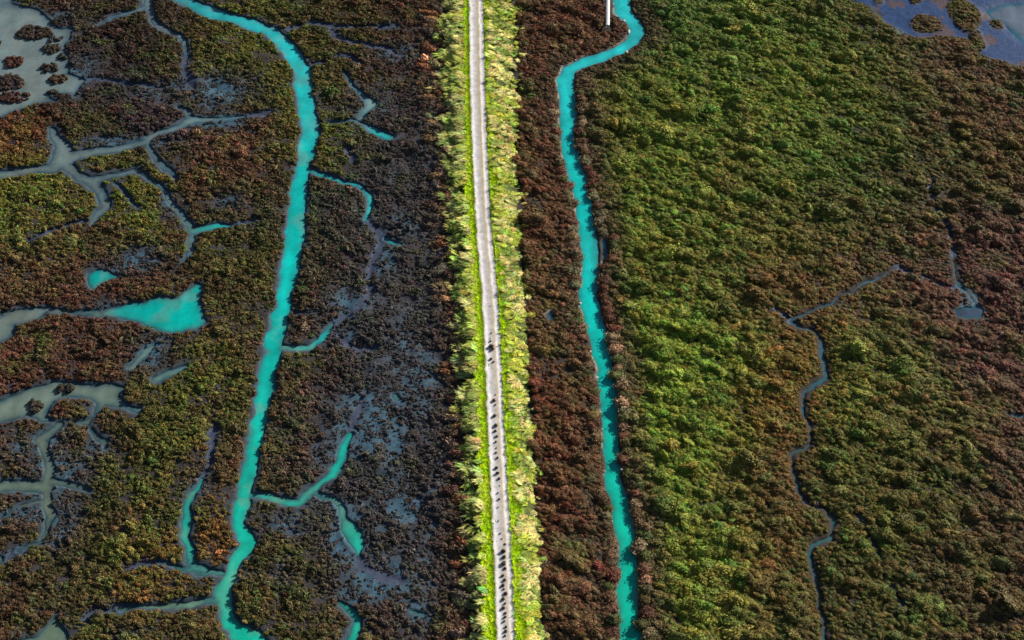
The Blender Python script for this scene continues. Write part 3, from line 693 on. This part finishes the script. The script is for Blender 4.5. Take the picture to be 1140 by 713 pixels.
# ------------------------------------------------------------------ stuff: plants nobody could count
def dens_at(x, y):
    sd = sample(SD, x, y); wt = sample(wf, x, y); ml = sample(mudl, x, y); mf = sample(mudf, x, y)
    return sd, wt, ml, mf
P_S = [protos['bank_shrub%d' % i][0] for i in range(5)]
P_T = protos['tuss']
# right marsh: rounded shrubs
BWX, BWY = map(float, g(676.6, 28, .9))
r = np.random.default_rng(21)
x, y = grid_pts(.50, r); d = lev(x, y); sd, wt, ml, mf = dens_at(x, y)
ux = (x*math.cos(.38)-y*math.sin(.38))/1.9; uy = x*math.sin(.38)+y*math.cos(.38); bumpn = fbm(ux, uy, 2.1, 81, 2)
keep = (latn(d, y) > 8.2+2.0*(fbm(x, y, 3, 82, 2)-.5)) & (sd > .45) & (ml > .0) & (mf > .2) & ~((np.abs(x-BWX-.2) < 1.25) & (y > BWY-1.2)) & (r.random(len(x)) > wt*1.0) & (r.random(len(x)) < .95)
ridge = 1-np.abs(fbm(x, y, 4.5, 83, 2)-.5)*2
keep &= ~((ridge > .965) & (r.random(len(x)) < .6))
x, y, bumpn, d = x[keep], y[keep], bumpn[keep], d[keep]
c = jitter(plant_colour(x, y), r, .24)
S = (.36+.80*bumpn**1.3)*np.exp(r.normal(size=len(x))*.28); S = S*np.where(lev(x, y) < 19, .78, 1)
near = np.minimum(sample(SD, x, y), np.where(mf[keep] < 50, mf[keep], 99)); S = np.minimum(S, .28+.30*np.clip(near, 0, 9))*(.62-.08*sstep(40, 60, x))
nf = sstep(.3, 5, near)
SZ = S*r.uniform(.5, 1.15, len(x))
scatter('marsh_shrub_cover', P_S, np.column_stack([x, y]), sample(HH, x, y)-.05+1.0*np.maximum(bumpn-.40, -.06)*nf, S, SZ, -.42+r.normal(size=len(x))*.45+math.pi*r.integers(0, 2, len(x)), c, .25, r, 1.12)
# left marsh: finer, more broken cover
r = np.random.default_rng(22)
x, y = grid_pts(.42, r); d = lev(x, y); sd, wt, ml, mf = dens_at(x, y)
gap = fbm(x, y, 1.9, 84, 3); bn = fbm(x, y, 2.4, 85, 2)
keep = (latn(d, y) < -5.2) & (sd > .15+1.3*fbm(x, y, 1.5, 95, 2)**2) & (ml > .02) & (r.random(len(x)) > wt*1.25) & (gap+.38*(1-wt) > .60) & (r.random(len(x)) < .93)
x, y, wt, bn = x[keep], y[keep], wt[keep], bn[keep]
c = jitter(plant_colour(x, y), r, .3)
gm_ = np.clip(wt*1.4, 0, .75)[:, None]; c = c*(1-gm_)+np.array([.085, .08, .08])*gm_
S = (.14+.32*bn)*np.exp(r.normal(size=len(x))*.3)*(1-.3*wt)*.92; S = np.minimum(S, .2+.3*np.clip(sample(SD, x, y), 0, 9)); SZ = S*r.uniform(.6, 1.2, len(x))
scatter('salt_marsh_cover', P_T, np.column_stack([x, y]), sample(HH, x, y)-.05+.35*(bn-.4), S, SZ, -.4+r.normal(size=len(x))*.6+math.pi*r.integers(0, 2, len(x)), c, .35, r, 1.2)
r = np.random.default_rng(27)
x, y = grid_pts(.30, r); d = lev(x, y); sd, wt, ml, mf = dens_at(x, y)
g3 = fbm(x, y, 1.3, 93, 3)
keep = (latn(d, y) < -5.4) & (sd > .12) & (wt > .22) & (r.random(len(x)) < .10+.9*sstep(.46, .62, g3)) & (ml > .15) & (r.random(len(x)) < .75)
x, y, g3 = x[keep], y[keep], g3[keep]
c = jitter(np.tile([.085, .078, .075], (len(x), 1))*(1+0*x[:, None]), r, .35)
S = r.uniform(.09, .22, len(x))*(.6+.8*g3)
scatter('low_wet_plants', P_T, np.column_stack([x, y]), sample(HH, x, y)-.02, S, S*r.uniform(.6, 1.1, len(x)), r.uniform(0, 6.28, len(x)), c, .3, r, 1.3)
# levee banks
tuft_o = None
def bank_seed(me_set, nm, ypos, lab, grp, cat, tint, off):
    out = []
    for i, me in enumerate(me_set):
        yy = ypos[i]; xx = float(road_x(np.array([yy]))[0])+off; z = height(xx, yy)
        out.append(single(nm, me, xx, yy, z, 1, 1, 0, tint, lab[i], cat, grp))
    return out
TF = bank_seed(TUFT, 'grass_tuft', [-40, -12, 25, 60], ['pale long grass tuft on the right bank near the lower edge','pale long grass tuft on the right bank just below mid photo','pale long grass tuft on the right bank above mid photo','pale long grass tuft on the right bank near the upper edge'], 'long grass tufts on the levee bank', 'grass tuft', (.45, .44, .16), 5.5)
SG = bank_seed(SHORT, 'verge_grass_tuft', [-38, -10, 27, 62], ['bright short grass tuft on the right verge near the lower edge','bright short grass tuft on the right verge just below mid photo','bright short grass tuft on the right verge above mid photo','bright short grass tuft on the right verge near the upper edge'], 'short grass tufts on the track verge', 'grass tuft', (.28, .42, .02), 2.6)
r = np.random.default_rng(23)
xs = r.uniform(-8.8, 12, 90000); yb = r.uniform(GY[0]+2, GY[-1]-2, 90000); x = road_x(yb)+xs; y = yb
xs = latn(xs, yb)
k = in_view(x, y); x, y, xs = x[k], y[k], xs[k]
nn = fbm(x, y, 2.0, 86, 3)
cl = sstep(.38, .6, fbm(x, y, 2.0, 90, 3))
pr = np.where(xs < 0, (xs > -8.6)*sstep(-10.4+7*nn, -5.0, xs)*sstep(-2.5, -3.0, xs)*(.08+.92*cl), (xs < 10.2)*sstep(12.0-7*nn, 7.0, xs)*sstep(2.5, 3.0, xs)*(.2+.8*cl))
k = r.random(len(x)) < pr*.62; x, y, xs, nn = x[k], y[k], xs[k], nn[k]
mixn = fbm(x, y, 2.2, 87, 3)[:, None]; gl = np.array([.38, .43, .07]); pl_ = np.array([.58, .52, .21]); gd = np.array([.20, .27, .06])
c = gl*(1-sstep(.40, .62, mixn))+pl_*sstep(.40, .62, mixn)
q = .9*sstep(.50, .68, fbm(x, y, 1.5, 88, 3))[:, None]; c = c*(1-q)+gd*q
ql = ((xs < 0)*.35)[:, None]; c = c*(1-ql)+np.array([.28, .32, .11])*ql
c = jitter(c, r, .25)
S = r.uniform(.5, 1.1, len(x))*np.where(xs < 0, 1.0, .9)*np.interp(y, [-61, 60], [.9, 1.1])*np.where(xs < -5, 1.2, np.where(xs > 0, .82, 1))
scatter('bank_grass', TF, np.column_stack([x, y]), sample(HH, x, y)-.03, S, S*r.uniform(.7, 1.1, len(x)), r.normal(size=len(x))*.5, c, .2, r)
# bright verge
r = np.random.default_rng(24)
xs = r.uniform(-4.6, 4.4, 60000); yb = r.uniform(GY[0]+2, GY[-1]-2, 60000); x = road_x(yb)+xs; y = yb
k = in_view(x, y); x, y, xs = x[k], y[k], xs[k]
hwv = np.interp(y, rcy, rhw)
pr = np.where(xs < 0, sstep(-hwv-1.55, -hwv-1.15, xs)*(xs < -hwv-.02), sstep(hwv+1.4, hwv+1.0, xs)*(xs > hwv+.05+.28*sstep(-5, 15, y)))
k = r.random(len(x)) < pr; x, y, xs = x[k], y[k], xs[k]
c = jitter(np.tile([.40, .56, .012], (len(x), 1)), r, .22)
yq = sstep(.45, .65, fbm(x, y, 2, 89, 2))[:, None]; c = c*(1-.5*yq)+np.array([.62, .66, .05])*.5*yq
S = r.uniform(.45, .8, len(x)); SZ = S*np.where(xs > 0, 1.15, .8)
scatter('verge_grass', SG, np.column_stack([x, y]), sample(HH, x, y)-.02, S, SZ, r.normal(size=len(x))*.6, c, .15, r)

# ------------------------------------------------------------------ boardwalk beside the canal
def boxes(L):
    V = []; Fc = []
    for (x0, x1, y0, y1, z0, z1) in L:
        k = len(V); V += [(x0,y0,z0),(x1,y0,z0),(x1,y1,z0),(x0,y1,z0),(x0,y0,z1),(x1,y0,z1),(x1,y1,z1),(x0,y1,z1)]
        Fc += [(k,k+3,k+2,k+1),(k+4,k+5,k+6,k+7),(k,k+1,k+5,k+4),(k+1,k+2,k+6,k+5),(k+2,k+3,k+7,k+6),(k+3,k,k+4,k+7)]
    return V, Fc
mw, n, l, b = mat('bleached_wood'); pos = geo(n)
l.new(mixc(n, l, nz(n, l, 3, 5, .6, pos).outputs[0], (.62, .61, .60), (.82, .82, .82)), b.inputs['Base Color'])
x0, y0 = map(float, g(676.6, 28, 1.1)); x1, y1 = map(float, g(677.6, -40, 1.1)); Lb = math.hypot(x1-x0, y1-y0)
bw = bpy.data.objects.new('boardwalk', None); COL.objects.link(bw); bw.location = (x0, y0, .2); bw.rotation_euler = (0, 0, -math.atan2(x1-x0, y1-y0))
set_lab(bw, 'narrow white timber boardwalk on posts beside the canal at the top', 'boardwalk')
rr = np.random.default_rng(5)
pl = [(-.40+rr.uniform(-.02, .02),   .40+rr.uniform(-.02, .02), i*.2+.008, i*.2+.19, .86, .9+rr.uniform(0, .01)) for i in range(int(Lb/.2))]
link('deck', mesh_np('deck', *boxes(pl), mw), bw)
for s in (-1, 1):
    link('beam', mesh_np('beam', *boxes([(s*.26-.05, s*.26+.05, 0, Lb, .70, .857)]), mw), bw)
pm = mesh_np('post', *boxes([(-.06, .06, -.06, .06, -1.1, .70)]), mw)
for i in range(int(Lb/2.4)+1):
    for s in (-1, 1):
        p = link('post', pm, bw); p.location = (s*.26, .3+i*2.4, -.2)

# ------------------------------------------------------------------ bleached stones and driftwood on the canal edge
ms, n, l, b = mat('bleached_stone'); pos = geo(n)
l.new(mixc(n, l, nz(n, l, 4, 5, .6, pos).outputs[0], (.30, .27, .23), (.58, .55, .50)), b.inputs['Base Color'])
def rock(rr, elong=1):
    nu, nv = 9, 6; V = []; Fc = []
    for j in range(nv+1):
        ph = -math.pi/2+j/nv*math.pi
        for i in range(nu):
            a = i/nu*2*math.pi; q = 1+rr.uniform(-.16, .16)
            V.append((math.cos(a)*math.cos(ph)*q*elong, math.sin(a)*math.cos(ph)*q, math.sin(ph)*.6*q))
    for j in range(nv):
        for i in range(nu): Fc.append((j*nu+i, j*nu+(i+1) % nu, (j+1)*nu+(i+1) % nu, (j+1)*nu+i))
    return mesh_np('bleached_stone', V, Fc, ms)
rr = np.random.default_rng(6); RK = [rock(rr, e_) for e_ in (1, 1.5, 1.2, 2.2)]
stones = [(671,19,3,'pale stone left of the boardwalk'),(682,24,4.5,'largest pale stone right of the boardwalk end'),(681,5,3,'pale stone by the canal beside the upper boardwalk'),(693,36,5,'white stone at the point below the boardwalk'),(713,59,6,'large pale stone inside the canal bend'),(654,67,3,'white speck of stone at the upper bank of the bend'),
 (622,79,2.5,'pale stone at the outer corner of the canal'),(645,115,2.6,'pale stone on right bank below the bend'),(648,170,4,'bright stone on the right bank above the blue side pool'),(653,200,3,'pale stone lower on the right bank above the side pool'),(635,227,3.5,'pale stone on the left bank opposite the side pool'),(643,338,4,'white stone high on the left bank in mid photo'),
 (645,325,2.6,'small white stone just above another on the left bank'),(659,392,3.6,'white stone on the left bank where the canal narrows'),(661,399,3,'second white stone on the left bank where the canal narrows'),(664,421,3.4,'white stone jutting from the left bank into the water'),(684,441,3.6,'pale stone on the right bank opposite the jutting stone'),(667,459,3,'pale stone lower on the left bank'),
 (694,523,5,'large pale stone on the right bank in the lower photo'),(677,580,3,'pinkish stone on the left bank in the lower photo'),(704,568,3.6,'reddish pale stone on the right bank in the lower photo'),(671,478,2.6,'small pale stone on the left bank near the lower narrows')]
for i, (px, py, wd, lab) in enumerate(stones):
    x, y = map(float, g(px, py)); s = wd*mpp(py)*.34
    # settle it on the nearest bank edge
    best = None
    for dx in np.arange(-3, 3.01, .15):
        q = abs(sample(SD, np.array([x+dx]), np.array([y]))[0]-.12)+abs(dx)*.12
        if best is None or q < best[0]: best = (q, dx)
    x += best[1]; o = bpy.data.objects.new('bleached_stone', RK[i % 4]); COL.objects.link(o)
    o.location = (x, y, max(height(x, y), WZ)+s*.35); o.scale = (s, s, s); o.rotation_euler = (0, 0, r.uniform(0, 6.28))
    set_lab(o, lab, 'stone', 'bleached stones on the canal edge')
